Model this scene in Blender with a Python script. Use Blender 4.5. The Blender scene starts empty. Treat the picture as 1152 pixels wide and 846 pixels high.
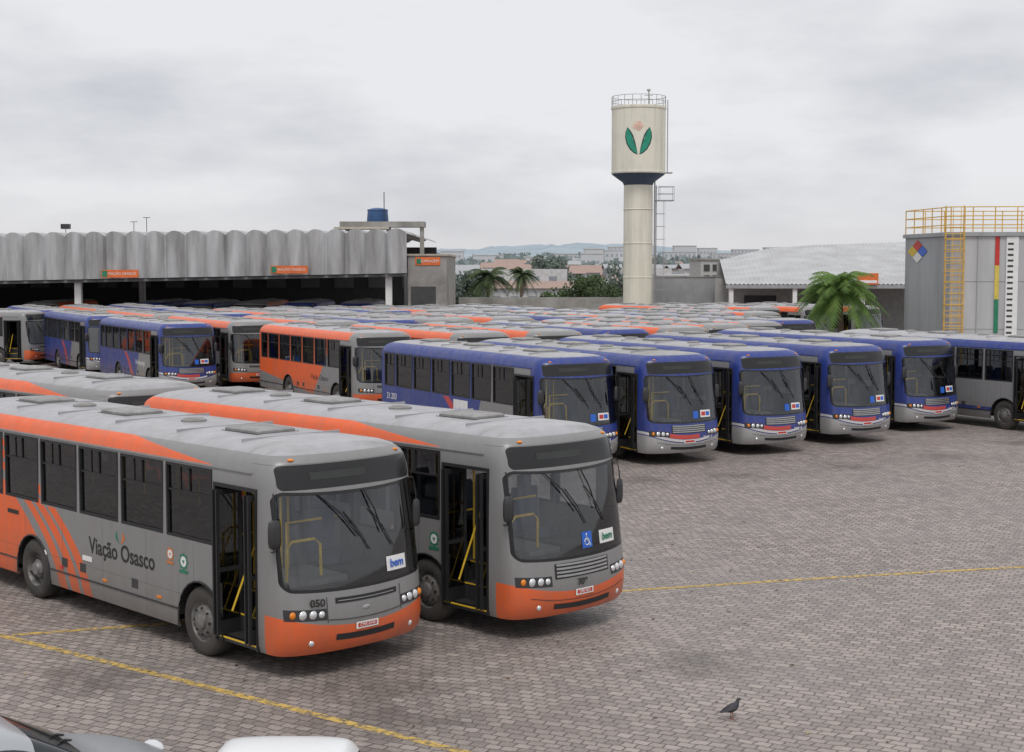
import bpy, math, random
from mathutils import Vector, Matrix
random.seed(7)
R=math.radians
scene=bpy.context.scene
COL=scene.collection

# ---------------------------------------------------------------- nodes helpers
def M(nt,op,*a):
    n=nt.nodes.new('ShaderNodeMath'); n.operation=op
    for i,v in enumerate(a):
        if isinstance(v,(int,float)): n.inputs[i].default_value=v
        else: nt.links.new(v,n.inputs[i])
    return n.outputs[0]
def AND(nt,*a):
    r=a[0]
    for b in a[1:]: r=M(nt,'MULTIPLY',r,b)
    return r
def OR(nt,*a):
    r=a[0]
    for b in a[1:]: r=M(nt,'MAXIMUM',r,b)
    return r
def LT(nt,a,b): return M(nt,'LESS_THAN',a,b)
def GT(nt,a,b): return M(nt,'GREATER_THAN',a,b)
def MIX(nt,f,a,b):
    n=nt.nodes.new('ShaderNodeMix'); n.data_type='RGBA'
    for i,v in ((0,f),(6,a),(7,b)):
        if isinstance(v,(int,float)): n.inputs[i].default_value=v
        elif isinstance(v,tuple): n.inputs[i].default_value=(v[0],v[1],v[2],1)
        else: nt.links.new(v,n.inputs[i])
    return n.outputs[2]
def NOISE(nt,vec,scale,detail=4,rough=.55,vscale=None):
    if vscale is not None:
        m=nt.nodes.new('ShaderNodeMapping'); nt.links.new(vec,m.inputs[0]); m.inputs['Scale'].default_value=vscale; vec=m.outputs[0]
    n=nt.nodes.new('ShaderNodeTexNoise'); n.inputs['Scale'].default_value=scale
    n.inputs['Detail'].default_value=detail; n.inputs['Roughness'].default_value=rough
    nt.links.new(vec,n.inputs['Vector']); return n.outputs[0]
def RAMP(nt,v,a,b,c=0.,d=1.):
    n=nt.nodes.new('ShaderNodeMapRange'); nt.links.new(v,n.inputs[0])
    for i,k in enumerate((a,b,c,d)): n.inputs[i+1].default_value=k
    return n.outputs[0]
def newmat(name):
    m=bpy.data.materials.new(name); m.use_nodes=True; nt=m.node_tree; nt.nodes.clear()
    out=nt.nodes.new('ShaderNodeOutputMaterial'); tc=nt.nodes.new('ShaderNodeTexCoord')
    return m,nt,out,tc
def PRIN(nt,col,rough=.5,metal=0.,spec=.5,coat=0.,normal=None):
    p=nt.nodes.new('ShaderNodeBsdfPrincipled')
    for k,v in (('Base Color',col),('Roughness',rough),('Metallic',metal),('Specular IOR Level',spec),('Coat Weight',coat)):
        if isinstance(v,tuple): p.inputs[k].default_value=(v[0],v[1],v[2],1)
        elif isinstance(v,(int,float)): p.inputs[k].default_value=v
        else: nt.links.new(v,p.inputs[k])
    p.inputs['Coat Roughness'].default_value=.15
    if normal is not None: nt.links.new(normal,p.inputs['Normal'])
    return p.outputs[0]
def BUMP(nt,h,strength=.3,dist=.01):
    b=nt.nodes.new('ShaderNodeBump'); b.inputs['Strength'].default_value=strength; b.inputs['Distance'].default_value=dist
    nt.links.new(h,b.inputs['Height']); return b.outputs[0]
def simple(name,col,rough=.5,metal=0.,var=.25,scale=3.,spec=.5,streak=False,bump=0.,dirt=None):
    m,nt,out,tc=newmat(name)
    v=NOISE(nt,tc.outputs['Object'],scale,5,.6,(1,1,.15) if streak else None)
    f=RAMP(nt,v,.3,.7)
    d=dirt if dirt else tuple(c*(1-var) for c in col)
    c=MIX(nt,f,d,tuple(min(1,x*(1+var*.3)) for x in col))
    nrm=BUMP(nt,NOISE(nt,tc.outputs['Object'],scale*8,3),bump,.01) if bump else None
    s=PRIN(nt,c,rough,metal,spec,normal=nrm); nt.links.new(s,out.inputs[0]); return m

# ---------------------------------------------------------------- mesh builder
class MB:
    def __init__(s): s.v=[]; s.f=[]; s.m=[]; s.sm=[]
    def face(s,pts,mat=0,smooth=False):
        i=len(s.v); s.v+= [tuple(p) for p in pts]; s.f.append(tuple(range(i,i+len(pts)))); s.m.append(mat); s.sm.append(smooth)
    def idx(s,verts,faces,mat=0,smooth=False):
        i=len(s.v); s.v+=[tuple(p) for p in verts]
        for f in faces: s.f.append(tuple(k+i for k in f)); s.m.append(mat); s.sm.append(smooth)
    def box(s,x0,x1,y0,y1,z0,z1,mat=0,T=None):
        vs=[(x,y,z) for z in (z0,z1) for y in (y0,y1) for x in (x0,x1)]
        if T: vs=[tuple(T@Vector(v)) for v in vs]
        s.idx(vs,[(0,2,3,1),(4,5,7,6),(0,1,5,4),(2,6,7,3),(0,4,6,2),(1,3,7,5)],mat)
    def grid(s,rows,mat=0,smooth=True,close=False):
        n=len(rows[0]); vs=[p for r in rows for p in r]; fs=[]
        for i in range(len(rows)-1):
            for j in range(n if close else n-1):
                k=(j+1)%n
                fs.append((i*n+j,i*n+k,(i+1)*n+k,(i+1)*n+j))
        s.idx(vs,fs,mat,smooth)
    def tube(s,path,r,mat=0,seg=6,closed=False):
        P=[Vector(p) for p in path]; rows=[]; n=len(P)
        rr=r if isinstance(r,(list,tuple)) else [r]*n
        for i in range(n):
            a=P[(i-1)%n] if closed or i>0 else P[i]; b=P[(i+1)%n] if closed or i<n-1 else P[i]
            d=(b-a).normalized(); u=d.orthogonal() if abs(d.z)>.95 else d.cross(Vector((0,0,1)))
            u.normalize(); w=d.cross(u)
            rows.append([P[i]+rr[i]*(math.cos(t)*u+math.sin(t)*w) for t in [2*math.pi*k/seg for k in range(seg)]])
        if closed: rows.append(rows[0])
        s.grid(rows,mat,True,True)
        if not closed:
            s.face(rows[0],mat); s.face(rows[-1],mat)
    def lathe(s,prof,c,axis='z',mat=0,seg=24,sgn=1):
        rows=[]
        for r,h in prof:
            row=[]
            for k in range(seg):
                t=2*math.pi*k/seg; a=r*math.cos(t); b=r*math.sin(t)
                if axis=='z': row.append((c[0]+a,c[1]+b,c[2]+h))
                elif axis=='y': row.append((c[0]+a,c[1]+h*sgn,c[2]+b))
                else: row.append((c[0]+h*sgn,c[1]+a,c[2]+b))
            rows.append(row)
        s.grid(rows,mat,True,True)
    def ell(s,c,r,mat=0,seg=12,rings=8):
        rows=[]
        for i in range(rings+1):
            p=math.pi*i/rings
            rows.append([(c[0]+r[0]*math.sin(p)*math.cos(t),c[1]+r[1]*math.sin(p)*math.sin(t),c[2]+r[2]*math.cos(p)) for t in [2*math.pi*k/seg for k in range(seg)]])
        s.grid(rows,mat,True,True)
    def mesh(s,name,mats,merge=False,angle=35):
        me=bpy.data.meshes.new(name); me.from_pydata(s.v,[],s.f)
        for m in mats: me.materials.append(m)
        for p,m,sm in zip(me.polygons,s.m,s.sm): p.material_index=m; p.use_smooth=sm
        if merge:
            import bmesh
            bm=bmesh.new(); bm.from_mesh(me)
            bmesh.ops.remove_doubles(bm,verts=bm.verts,dist=.0008)
            bmesh.ops.dissolve_degenerate(bm,edges=bm.edges,dist=.0005)
            bmesh.ops.recalc_face_normals(bm,faces=bm.faces)
            bm.to_mesh(me); bm.free()
        try: me.set_sharp_from_angle(angle=R(angle))
        except Exception: pass
        me.update(); return me
def obj(name,data,parent=None,loc=None,rot=None):
    o=bpy.data.objects.new(name,data); COL.objects.link(o)
    if parent: o.parent=parent
    if loc: o.location=loc
    if rot: o.rotation_euler=rot
    return o
def empty(name,loc=(0,0,0),rz=0.):
    o=bpy.data.objects.new(name,None); o.empty_display_size=.5; COL.objects.link(o); o.location=loc; o.rotation_euler=(0,0,rz); return o

# ---------------------------------------------------------------- common materials
BLACK=simple('black_rubber',(.018,.018,.02),.55)
PLAST=simple('dark_plastic',(.035,.035,.038),.45)
TYRE=simple('tyre',(.03,.029,.028),.85,var=.3,dirt=(.07,.062,.055))
RIM=simple('steel_rim',(.24,.24,.24),.5,.3,dirt=(.10,.085,.07),scale=6)
YEL=simple('yellow_rail',(.85,.55,.04),.4)
SEAT=simple('seat_fabric',(.08,.10,.15),.8)
INT=simple('interior_panel',(.27,.27,.27),.7)
FLOOR=simple('bus_floor',(.06,.06,.062),.7,dirt=(.12,.11,.1))
UNDER=simple('underbody',(.015,.014,.013),.9)
WHITE=simple('white_paint',(.78,.78,.77),.5,var=.1)
REDP=simple('red_paint',(.55,.04,.03),.45)
BLUEP=simple('blue_sticker',(.02,.12,.55),.4,var=.05)
GREENP=simple('green_paint',(.02,.22,.12),.5)
ORANGEP=simple('orange_sign_paint',(.75,.17,.04),.5)
SILV=simple('silver_trim',(.45,.45,.46),.3,.6)
SEAM=simple('panel_seam',(.05,.05,.05),.8)
def m_lamp():
    m,nt,out,tc=newmat('headlamp_glass'); s=PRIN(nt,(.75,.76,.78),.08,.55,.8); nt.links.new(s,out.inputs[0]); return m
LAMP=m_lamp()
AMBER=simple('amber_lens',(.8,.25,.02),.2)
def glass_shader(nt,tint,refl=.06,ior=1.5):
    t=nt.nodes.new('ShaderNodeBsdfTransparent'); t.inputs[0].default_value=(*tint,1)
    g=nt.nodes.new('ShaderNodeBsdfGlossy'); g.inputs['Roughness'].default_value=.03; g.inputs[0].default_value=(.95,.97,1,1)
    f=nt.nodes.new('ShaderNodeFresnel'); f.inputs[0].default_value=ior
    fac=M(nt,'MINIMUM',M(nt,'ADD',f.outputs[0],refl),1.)
    mx=nt.nodes.new('ShaderNodeMixShader'); nt.links.new(fac,mx.inputs[0]); nt.links.new(t.outputs[0],mx.inputs[1]); nt.links.new(g.outputs[0],mx.inputs[2])
    return mx.outputs[0]
def m_glass(name,tint,refl):
    m,nt,out,tc=newmat(name); nt.links.new(glass_shader(nt,tint,refl),out.inputs[0]); return m
SGLASS=m_glass('tinted_side_glass',(.33,.34,.36),.03)
DGLASS=m_glass('door_glass',(.55,.56,.57),.05)
OGLASS=simple('dark_window_glass',(.03,.032,.036),.08,var=.5,scale=1.5)

# ---------------------------------------------------------------- bus paint
GRAY=(.235,.235,.235); ORG=(.80,.125,.022); BLU=(.018,.042,.235); SLV=(.42,.42,.43)
def paint_color(nt,tc,kind):
    sp=nt.nodes.new('ShaderNodeSeparateXYZ'); nt.links.new(tc.outputs['Object'],sp.inputs[0]); x,y,z=sp.outputs
    oi=nt.nodes.new('ShaderNodeObjectInfo'); rnd=oi.outputs['Random']
    ay=M(nt,'ABSOLUTE',y)
    zz=M(nt,'MAXIMUM',M(nt,'SUBTRACT',z,.33),0.)
    q=M(nt,'ADD',x,M(nt,'MULTIPLY',M(nt,'POWER',zz,1.7),.75))
    front=GT(nt,x,-.95); rz=2.985
    if kind=='gray_orange':
        c=GRAY
        rear=AND(nt,LT(nt,q,-5.35),OR(nt,LT(nt,z,1.62),LT(nt,x,-7.0)),LT(nt,z,2.72))
        s1=AND(nt,LT(nt,q,-5.62),GT(nt,q,-5.74)); s2=AND(nt,LT(nt,q,-6.02),GT(nt,q,-6.16)); s3=AND(nt,LT(nt,q,-6.42),GT(nt,q,-6.72))
        rear=M(nt,'SUBTRACT',rear,M(nt,'MULTIPLY',OR(nt,s1,s2,s3),rear))
        c=MIX(nt,rear,c,ORG)
        st=AND(nt,GT(nt,z,2.76),LT(nt,M(nt,'ADD',z,M(nt,'MULTIPLY',M(nt,'MAXIMUM',M(nt,'ADD',x,4.2),0.),.095)),2.985),LT(nt,x,-1.9))
        c=MIX(nt,st,c,ORG)
        bump=AND(nt,GT(nt,x,-.62),LT(nt,z,M(nt,'ADD',.68,M(nt,'MULTIPLY',M(nt,'POWER',ay,2.),.12))))
        c=MIX(nt,bump,c,ORG)
    elif kind=='orange':
        c=GRAY; rz=3.03
        rear=AND(nt,LT(nt,M(nt,'ADD',x,M(nt,'MULTIPLY',z,-.9)),-5.0),GT(nt,M(nt,'ADD',z,M(nt,'MULTIPLY',x,.10)),.0))
        c=MIX(nt,AND(nt,rear,LT(nt,z,2.95)),c,ORG)
        c=MIX(nt,AND(nt,GT(nt,z,2.74),LT(nt,z,3.03),LT(nt,x,-1.)),c,ORG)
        c=MIX(nt,AND(nt,GT(nt,x,-.62),LT(nt,z,.75)),c,ORG)
    elif kind=='blue':
        c=GRAY; rz=3.04
        rear=AND(nt,LT(nt,M(nt,'ADD',x,M(nt,'MULTIPLY',z,-.5)),-4.6),LT(nt,z,2.96))
        c=MIX(nt,rear,c,BLU)
        wst=AND(nt,GT(nt,q,-5.1),LT(nt,q,-4.7),LT(nt,z,1.6)); c=MIX(nt,wst,c,(.5,.04,.04))
        c=MIX(nt,AND(nt,GT(nt,z,2.72),LT(nt,z,3.04)),c,BLU)
        c=MIX(nt,front,c,BLU)
        arc=M(nt,'MULTIPLY',M(nt,'POWER',ay,2.),.16)
        low=AND(nt,front,LT(nt,z,M(nt,'ADD',.60,arc)),LT(nt,ay,1.28)); c=MIX(nt,low,c,SLV)
        w1=AND(nt,front,GT(nt,z,M(nt,'ADD',.63,arc)),LT(nt,z,M(nt,'ADD',.70,arc)),LT(nt,y,.7)); c=MIX(nt,w1,c,(.7,.7,.7))
        w2=AND(nt,front,GT(nt,z,M(nt,'ADD',.71,arc)),LT(nt,z,M(nt,'ADD',.83,arc)),LT(nt,y,.35),GT(nt,y,-.95)); c=MIX(nt,w2,c,(.62,.05,.04))
    else:
        c=MIX(nt,AND(nt,GT(nt,z,2.72),LT(nt,z,2.99)),(.25,.25,.26),BLU)
        c=MIX(nt,AND(nt,GT(nt,z,.6),LT(nt,z,.72)),c,BLU)
        c=MIX(nt,AND(nt,front,GT(nt,z,.5),LT(nt,z,.9)),c,BLU)
    n1=NOISE(nt,tc.outputs['Object'],1.3,6,.65)
    rf=MIX(nt,RAMP(nt,n1,.3,.75),(.34,.34,.35),(.25,.245,.24))
    rf=MIX(nt,M(nt,'MULTIPLY',rnd,.5),rf,(.46,.46,.50))
    rs=NOISE(nt,tc.outputs['Object'],3.,4,.6,(1.6,.25,1)); rf=MIX(nt,RAMP(nt,rs,.52,.8,0,.6),rf,(.15,.13,.115))
    c=MIX(nt,GT(nt,z,rz),c,rf)
    fr=M(nt,'FRACT',M(nt,'DIVIDE',M(nt,'ADD',x,.57+20.),1.3))
    seam=AND(nt,LT(nt,fr,.009),LT(nt,x,-1.8),LT(nt,z,1.6)); c=MIX(nt,M(nt,'MULTIPLY',seam,.6),c,(.05,.05,.05))
    hs=AND(nt,GT(nt,z,.815),LT(nt,z,.825),LT(nt,x,-1.8)); c=MIX(nt,M(nt,'MULTIPLY',hs,.5),c,(.05,.05,.05))
    fs2=AND(nt,front,GT(nt,z,2.87),LT(nt,z,2.877)); c=MIX(nt,M(nt,'MULTIPLY',fs2,.7),c,(.04,.04,.04))
    st=NOISE(nt,tc.outputs['Object'],4.,5,.6,(1.2,1.2,.12))
    c=MIX(nt,RAMP(nt,st,.42,.8,0,.30),c,(.17,.15,.13))
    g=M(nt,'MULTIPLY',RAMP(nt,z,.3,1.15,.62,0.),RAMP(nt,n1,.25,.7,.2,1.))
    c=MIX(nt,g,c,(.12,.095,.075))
    return c,x,y,z,ay
def m_paint(kind):
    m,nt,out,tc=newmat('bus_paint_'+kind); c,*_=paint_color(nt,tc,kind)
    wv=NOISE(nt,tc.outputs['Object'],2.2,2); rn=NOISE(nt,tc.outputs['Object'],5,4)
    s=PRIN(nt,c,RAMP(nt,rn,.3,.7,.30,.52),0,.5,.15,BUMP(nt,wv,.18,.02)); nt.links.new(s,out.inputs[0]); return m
def m_front(kind,opaque=False):
    m,nt,out,tc=newmat('bus_front_'+kind); c,x,y,z,ay=paint_color(nt,tc,kind)
    zs=M(nt,'SUBTRACT',z,M(nt,'MULTIPLY',M(nt,'MULTIPLY',ay,ay),.035))
    def sdf(zv,hx,zc,hz,r):
        qx=M(nt,'MAXIMUM',M(nt,'ADD',ay,r-hx),0.); qz=M(nt,'MAXIMUM',M(nt,'ADD',M(nt,'ABSOLUTE',M(nt,'SUBTRACT',zv,zc)),r-hz),0.)
        return M(nt,'SUBTRACT',M(nt,'SQRT',M(nt,'ADD',M(nt,'MULTIPLY',qx,qx),M(nt,'MULTIPLY',qz,qz))),r)
    d1=sdf(zs,1.205,1.815,.665,.15); d2=sdf(z,1.13,2.70,.165,.08)
    body=PRIN(nt,c,.38,0,.5,.15); blk=PRIN(nt,(.012,.012,.013),.18,0,.5)
    if opaque: gl=PRIN(nt,(.10,.105,.11),.08,0,.5)
    else: gl=glass_shader(nt,(.84,.87,.88),.045)
    a=nt.nodes.new('ShaderNodeMixShader'); nt.links.new(OR(nt,LT(nt,d1,0.),LT(nt,d2,0.)),a.inputs[0]); nt.links.new(body,a.inputs[1]); nt.links.new(blk,a.inputs[2])
    b=nt.nodes.new('ShaderNodeMixShader'); nt.links.new(LT(nt,d1,-.045),b.inputs[0]); nt.links.new(a.outputs[0],b.inputs[1]); nt.links.new(gl,b.inputs[2])
    nt.links.new(b.outputs[0],out.inputs[0]); return m

# ---------------------------------------------------------------- bus geometry
L=10.8
def interp(t,z):
    if z<=t[0][0]: return t[0][1]
    for (a,b),(c,d) in zip(t,t[1:]):
        if z<=c: return b+(d-b)*(z-a)/(c-a)
    return t[-1][1]
XFt=[(.33,-.10),(.42,-.03),(.6,0),(.8,0),(.95,-.02),(1.14,-.04),(1.5,-.09),(2.0,-.16),(2.5,-.24),(2.56,-.25),(2.86,-.31),(2.92,-.34),(2.99,-.41),(3.05,-.52),(3.075,-.62),(3.09,-.75),(3.105,-1.1)]
Wt=[(.33,1.22),(.42,1.243),(.6,1.25),(1.64,1.25),(2.7,1.235),(2.86,1.19),(2.92,1.155),(2.99,1.08),(3.05,.93),(3.075,.8),(3.09,.62),(3.105,.25)]
def XF(z): return interp(XFt,z)
def W(z): return interp(Wt,z)
def bow(u):
    u=min(1,abs(u)); return .09*u*u+.38*(1-max(0,1-u**3)**(1/3))
def FS(y,z): return XF(z)-bow(y/W(z))
ZL=[.33,.42,.6,.8,.95,1.14,1.4,1.64,2.0,2.25,2.5,2.56,2.7,2.78,2.86,2.92,2.955,2.99,3.02,3.05,3.075,3.09,3.105]
XWF,XWR,AR=-2.2,-7.3,.57
wins=[(-1.87-1.3*k-1.2,-1.87-1.3*k) for k in range(6)]+[(-10.45,-9.67)]
DOOR=(-1.78,-.80)
LW=wins+[(-1.75,-.85)]
def stations():
    xs=set([-L+.12,-.8,-1.78])
    for a,b in wins+[(-1.75,-.85)]: xs.add(round(a,3)); xs.add(round(b,3))
    for w in (XWF,XWR):
        for k in range(13): xs.add(round(w+AR*math.cos(math.pi*k/12),3))
    xs=sorted(xs); return xs
XS=stations()
US=[-1,-.985,-.95,-.9,-.83,-.74,-.6,-.42,-.22,0,.22,.42,.6,.74,.83,.9,.95,.985,1]
def build_body():
    mb=MB()
    cols=[('R',x) for x in XS]+[('F',u) for u in US]+[('L',x) for x in reversed(XS)]+[('B',u) for u in (1,.97,.9,.7,0,-.7,-.9,-.97,-1)]
    def pt(c,z):
        t,v=c; w=W(z); zr=max(0,(z-2.78)); rin=.12+zr*zr*4
        lim=XF(z)-bow(1)
        if t=='R': return (max(-L+rin,min(v,lim)),-w,z)
        if t=='L': return (max(-L+rin,min(v,lim)),w,z)
        if t=='F': return (XF(z)-bow(v),v*w,z)
        return (-L+rin-.12+.12*(1-max(0,1-abs(v)**4)**.25),v*w,z)
    n=len(cols)
    for i in range(len(ZL)-1):
        z0,z1=ZL[i],ZL[i+1]; zm=(z0+z1)/2
        for j in range(n):
            a,b=cols[j],cols[(j+1)%n]; mat=0
            if a[0]==b[0] and a[0] in 'RL':
                xm=(a[1]+b[1])/2; ww=wins if a[0]=='R' else LW
                if 1.64<zm<2.7 and any(p<xm<q for p,q in ww): continue
                if a[0]=='R' and DOOR[0]<xm<DOOR[1] and zm<2.5: continue
                if zm<1.14 and any(abs(xm-w)<AR for w in (XWF,XWR)): continue
            if a[0]=='F' and b[0]=='F' and zm>1.14 and zm<2.9: mat=1
            if a[0]=='B' and b[0]=='B' and 1.64<zm<2.5 and abs(a[1]+b[1])<1.7: mat=2
            mb.face([pt(a,z0),pt(b,z0),pt(b,z1),pt(a,z1)],mat,True)
    mb.face([pt(c,ZL[-1]) for c in cols],0,True)
    for w in (XWF,XWR):
        for s in (-1,1):
            pts=[(w+AR*math.cos(math.pi*k/12),.5+AR*math.sin(math.pi*k/12)) for k in range(13)]
            for (xa,za),(xb,zb) in zip(pts,pts[1:]):
                mb.face([(xa,s*W(za),za),(xb,s*W(zb),zb),(xb,s*1.25,1.14),(xa,s*1.25,1.14)],0,True)
                mb.face([(xa,s*1.25,za),(xb,s*1.25,zb),(xb,s*.72,zb),(xa,s*.72,za)],3,True)
            pl=[(w+AR,.33)]+pts+[(w-AR,.33)]
            mb.face([(x,s*.72,z) for x,z in pl],3)
            mb.tube([(x,s*1.256,z) for x,z in pl],.016,2,5)
    for s in (-1,1):
        for a,b in ((-L+.15,XWR-AR-.02),(XWR+AR+.02,XWF-AR-.02)):
            mb.box(a,b,s*1.249 if s>0 else -1.262,1.262 if s>0 else -1.249,.585,.61,2)
        mb.box(-L+.2,-.9,min(s*1.225,s*1.25),max(s*1.225,s*1.25),2.735,2.75,0)
    mb.face([(-L+.15,-1.2,.42),(-.35,-1.2,.42),(-.35,1.2,.42),(-L+.15,1.2,.42)],3)
    for cx in (-2.5,-6.2,-9.2):
        rows=[]
        for ins,z in ((0,3.07),(0,3.14),(.04,3.165),(.12,3.175)):
            rows.append([(cx-.42+ins,-.33+ins,z),(cx+.42-ins,-.33+ins,z),(cx+.42-ins,.33-ins,z),(cx-.42+ins,.33-ins,z)])
        mb.grid(rows,4,False,True); mb.face(rows[-1],4)
        mb.box(cx-.46,cx+.46,-.37,.37,3.05,3.108,2)
    for cx in (-4.3,-7.8):
        mb.lathe([(.2,0),(.2,.05),(.14,.08),(0,.09)],(cx,0,3.08),'z',4,14)
    for cx in (-1.7,-3.4,-5.2,-7.1,-8.6):
        mb.box(cx-.012,cx+.012,-.85,.85,3.04,3.112,0)
    for s in (-1,1): mb.box(-L-.012,-L+.1,s*.95-.1,s*.95+.1,.8,1.2,5)
    return mb
def patch(mb,y0,y1,z0,z1,off,mat,n=8,skew=0.,sag=0.):
    rows=[]
    for k in range(3):
        z=z0+(z1-z0)*k/2; row=[]
        for i in range(n+1):
            y=y0+(y1-y0)*i/n+skew*k; zz=z+sag*y*y
            row.append((FS(y,zz)+off,y,zz))
        rows.append(row)
    mb.grid(rows,mat,True)
def build_trim(kind):
    mb=MB()
    for s,ww in ((-1,wins),(1,LW)):
        for a,b in ww:
            yi=s*1.215
            mb.face([(a,yi,1.64),(b,yi,1.64),(b,yi,2.7),(a,yi,2.7)],8)
            def bar(x0,x1,z0,z1,d=.0,m=0):
                ys=sorted((s*(1.205),s*(1.252-d-.003*((z0+z1)/2>2.2))))
                mb.box(x0,x1,ys[0],ys[1],z0,z1,m)
            t=.035
            bar(a-.004,b+.004,1.636,1.64+t); bar(a-.004,b+.004,2.7-t,2.704); bar(a-.004,a+t,1.64+t,2.7-t); bar(b-t,b+.004,1.64+t,2.7-t)
            bar(a+t,b-t,2.3,2.325,.012)
            bar((a+b)/2-.012,(a+b)/2+.012,2.325,2.7-t,.012)
            bar((a+b)/2-.25,(a+b)/2-.235,2.325,2.7-t,.02)
    x0,x1=DOOR
    mb.box(x0-.03,x0+.01,-1.262,-1.2,.33,2.54,0); mb.box(x1-.01,x1+.03,-1.262,-1.2,.33,2.54,0); mb.box(x0+.01,x1-.01,-1.262,-1.2,2.49,2.54,0)
    mb.box(x0+.01,x1-.01,-1.24,-.96,.34,.40,1); mb.box(x0+.01,x1-.01,-1.252,-1.238,.385,.405,9)
    mb.box(x0+.01,x1-.01,-.955,-.70,.40,.67,1); mb.box(x0+.01,x1-.01,-.963,-.953,.655,.675,9)
    mb.box(x0+.01,x1-.01,-.698,-.5,.42,.95,1); mb.box(x0+.01,x1-.01,-.706,-.696,.935,.955,9)
    for xx in (x0+.06,x1-.06,x0+.15,x1-.15):
        ya,yb=(-1.34,-.92)
        mb.box(xx-.014,xx+.014,ya,ya+.05,.42,2.45,0); mb.box(xx-.014,xx+.014,yb-.05,yb,.42,2.45,0)
        mb.box(xx-.013,xx+.013,ya+.05,yb-.05,.42,.62,0); mb.box(xx-.013,xx+.013,ya+.05,yb-.05,2.38,2.45,0); mb.box(xx-.013,xx+.013,ya+.05,yb-.05,1.3,1.36,0)
        mb.face([(xx,ya+.05,.62),(xx,yb-.05,.62),(xx,yb-.05,2.38),(xx,ya+.05,2.38)],11)
    mb.tube([(x0+.24,-1.15,.75),(x0+.24,-.95,1.2),(x0+.24,-.7,1.75)],.016,9)
    mb.tube([(x1-.24,-1.15,.75),(x1-.24,-.95,1.2),(x1-.24,-.7,1.75)],.016,9)
    mb.tube([(x1-.26,-.66,.96),(x1-.26,-.66,2.5)],.017,9); mb.tube([(x0+.0,-.62,.96),(x0+.0,-.62,2.9)],.017,9)
    mb.tube([(x0,-.62,1.75),(x0-.0,-1.15,1.75)],.016,9)
    if kind in('gray_orange','orange'):
        patch(mb,-.50,.56,.985,1.06,.006,0,8,0,.05); patch(mb,-.50,.50,.48,.565,.006,0,8,0,.08); patch(mb,-.46,.50,1.015,1.025,.012,2,8,0,.05)
        patch(mb,-.62,.62,.752,.764,.008,12,8,0,.1)
        for s in (-1,1): patch(mb,s*.63-.006,s*.63+.006,.76,1.10,.006,12,2)
        mb.ell((FS(.0,.88)+.0,.0,.88),(.012,.07,.035),2,14,6)
    else:
        for i in range(4): patch(mb,-.55,.55,.905+.055*i,.935+.055*i,.010,2,8,0,.04)
        patch(mb,-.58,.58,.885,1.11,.004,0,8,0,.02); patch(mb,-.6,.6,.42,.50,.006,0,8,0,.08)
        patch(mb,-1.0,1.0,.545,.555,.008,12,8,0,.1)
    patch(mb,-.19,.19,.605,.70,.012,5); patch(mb,-.16,.16,.625,.68,.016,7)
    for s in (-1,1):
        a,b=sorted((s*.64,s*1.19)); patch(mb,a,b,.785,.935,.003,1,10,0,.03)
        for yy,r in ((.71,.050),(.83,.062),(.965,.066),(1.09,.052)):
            mb.ell((FS(s*yy,.875)-.005,s*yy,.86+.03*yy*yy),(.03,r,r),3 if yy<1.05 else 4)
        mb.ell((FS(s*.85,.47)-.01,s*.85,.50),(.03,.045,.045),3)
        mb.ell((FS(s*.9,2.93),s*.9,2.93),(.04,.05,.022),4,8,6)
        my=1.29 if s<0 else 1.21; k0=1. if s<0 else .7; mx=-.31 if s<0 else -.38
        mb.tube([(mx-.19,s*(my-.12),2.5),(mx-.05,s*(my-.02),2.5),(mx-.01,s*my,2.3),(mx,s*my,2.15)],.010,0)
        mb.tube([(mx-.25,s*(my-.09),1.72),(mx-.05,s*(my-.02),1.75),(mx-.01,s*my,1.85)],.009,0)
        rows=[]
        for z,k in ((1.80,.4),(1.83,.85),(1.90,1),(2.08,1),(2.16,.85),(2.19,.4)):
            rows.append([(mx+.05*k*k0*math.cos(t),s*my+.10*k*k0*math.sin(t),z) for t in [2*math.pi*q/10 for q in range(10)]])
        mb.grid(rows,1,True,True); mb.face(rows[0],1); mb.face(rows[-1],1)
    for ya,yb2 in ((-.62,-.05),(.12,.38)):
        mb.tube([(FS(ya,2.46)+.03,ya,2.46),(FS((ya+yb2)/2,2.2)+.05,(ya+yb2)/2,2.2),(FS(yb2,1.85)+.04,yb2,1.85)],.012,0)
        mb.tube([(FS(yb2-.2,2.2)+.02,yb2-.2,2.2),(FS(yb2,1.95)+.025,yb2,1.95),(FS(yb2+.18,1.65)+.02,yb2+.18,1.65)],.009,0)
    patch(mb,.42,.80,1.30,1.50,.006,5); patch(mb,.455,.60,1.345,1.455,.01,7 if kind not in('gray_orange','gray_orange_b') else 5)
    if kind=='blue':
        patch(mb,.62,.76,1.345,1.455,.01,6); patch(mb,.16,.34,1.28,1.48,.006,6)
    patch(mb,-.7,.2,2.66,2.76,.004,13)
    for xx in (-3.3,-4.9,-6.3,-8.7):
        mb.box(xx-.06,xx+.06,-1.262,-1.245,.66,.70,4 if xx>-5 else 7)
    for xx in (-4.0,-5.6,-6.2): mb.box(xx-.09,xx+.09,-1.256,-1.245,.70,.84,12)
    mb.box(-.62,-.54,-1.246,-1.20,1.0,1.06,4)
    return mb
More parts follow.
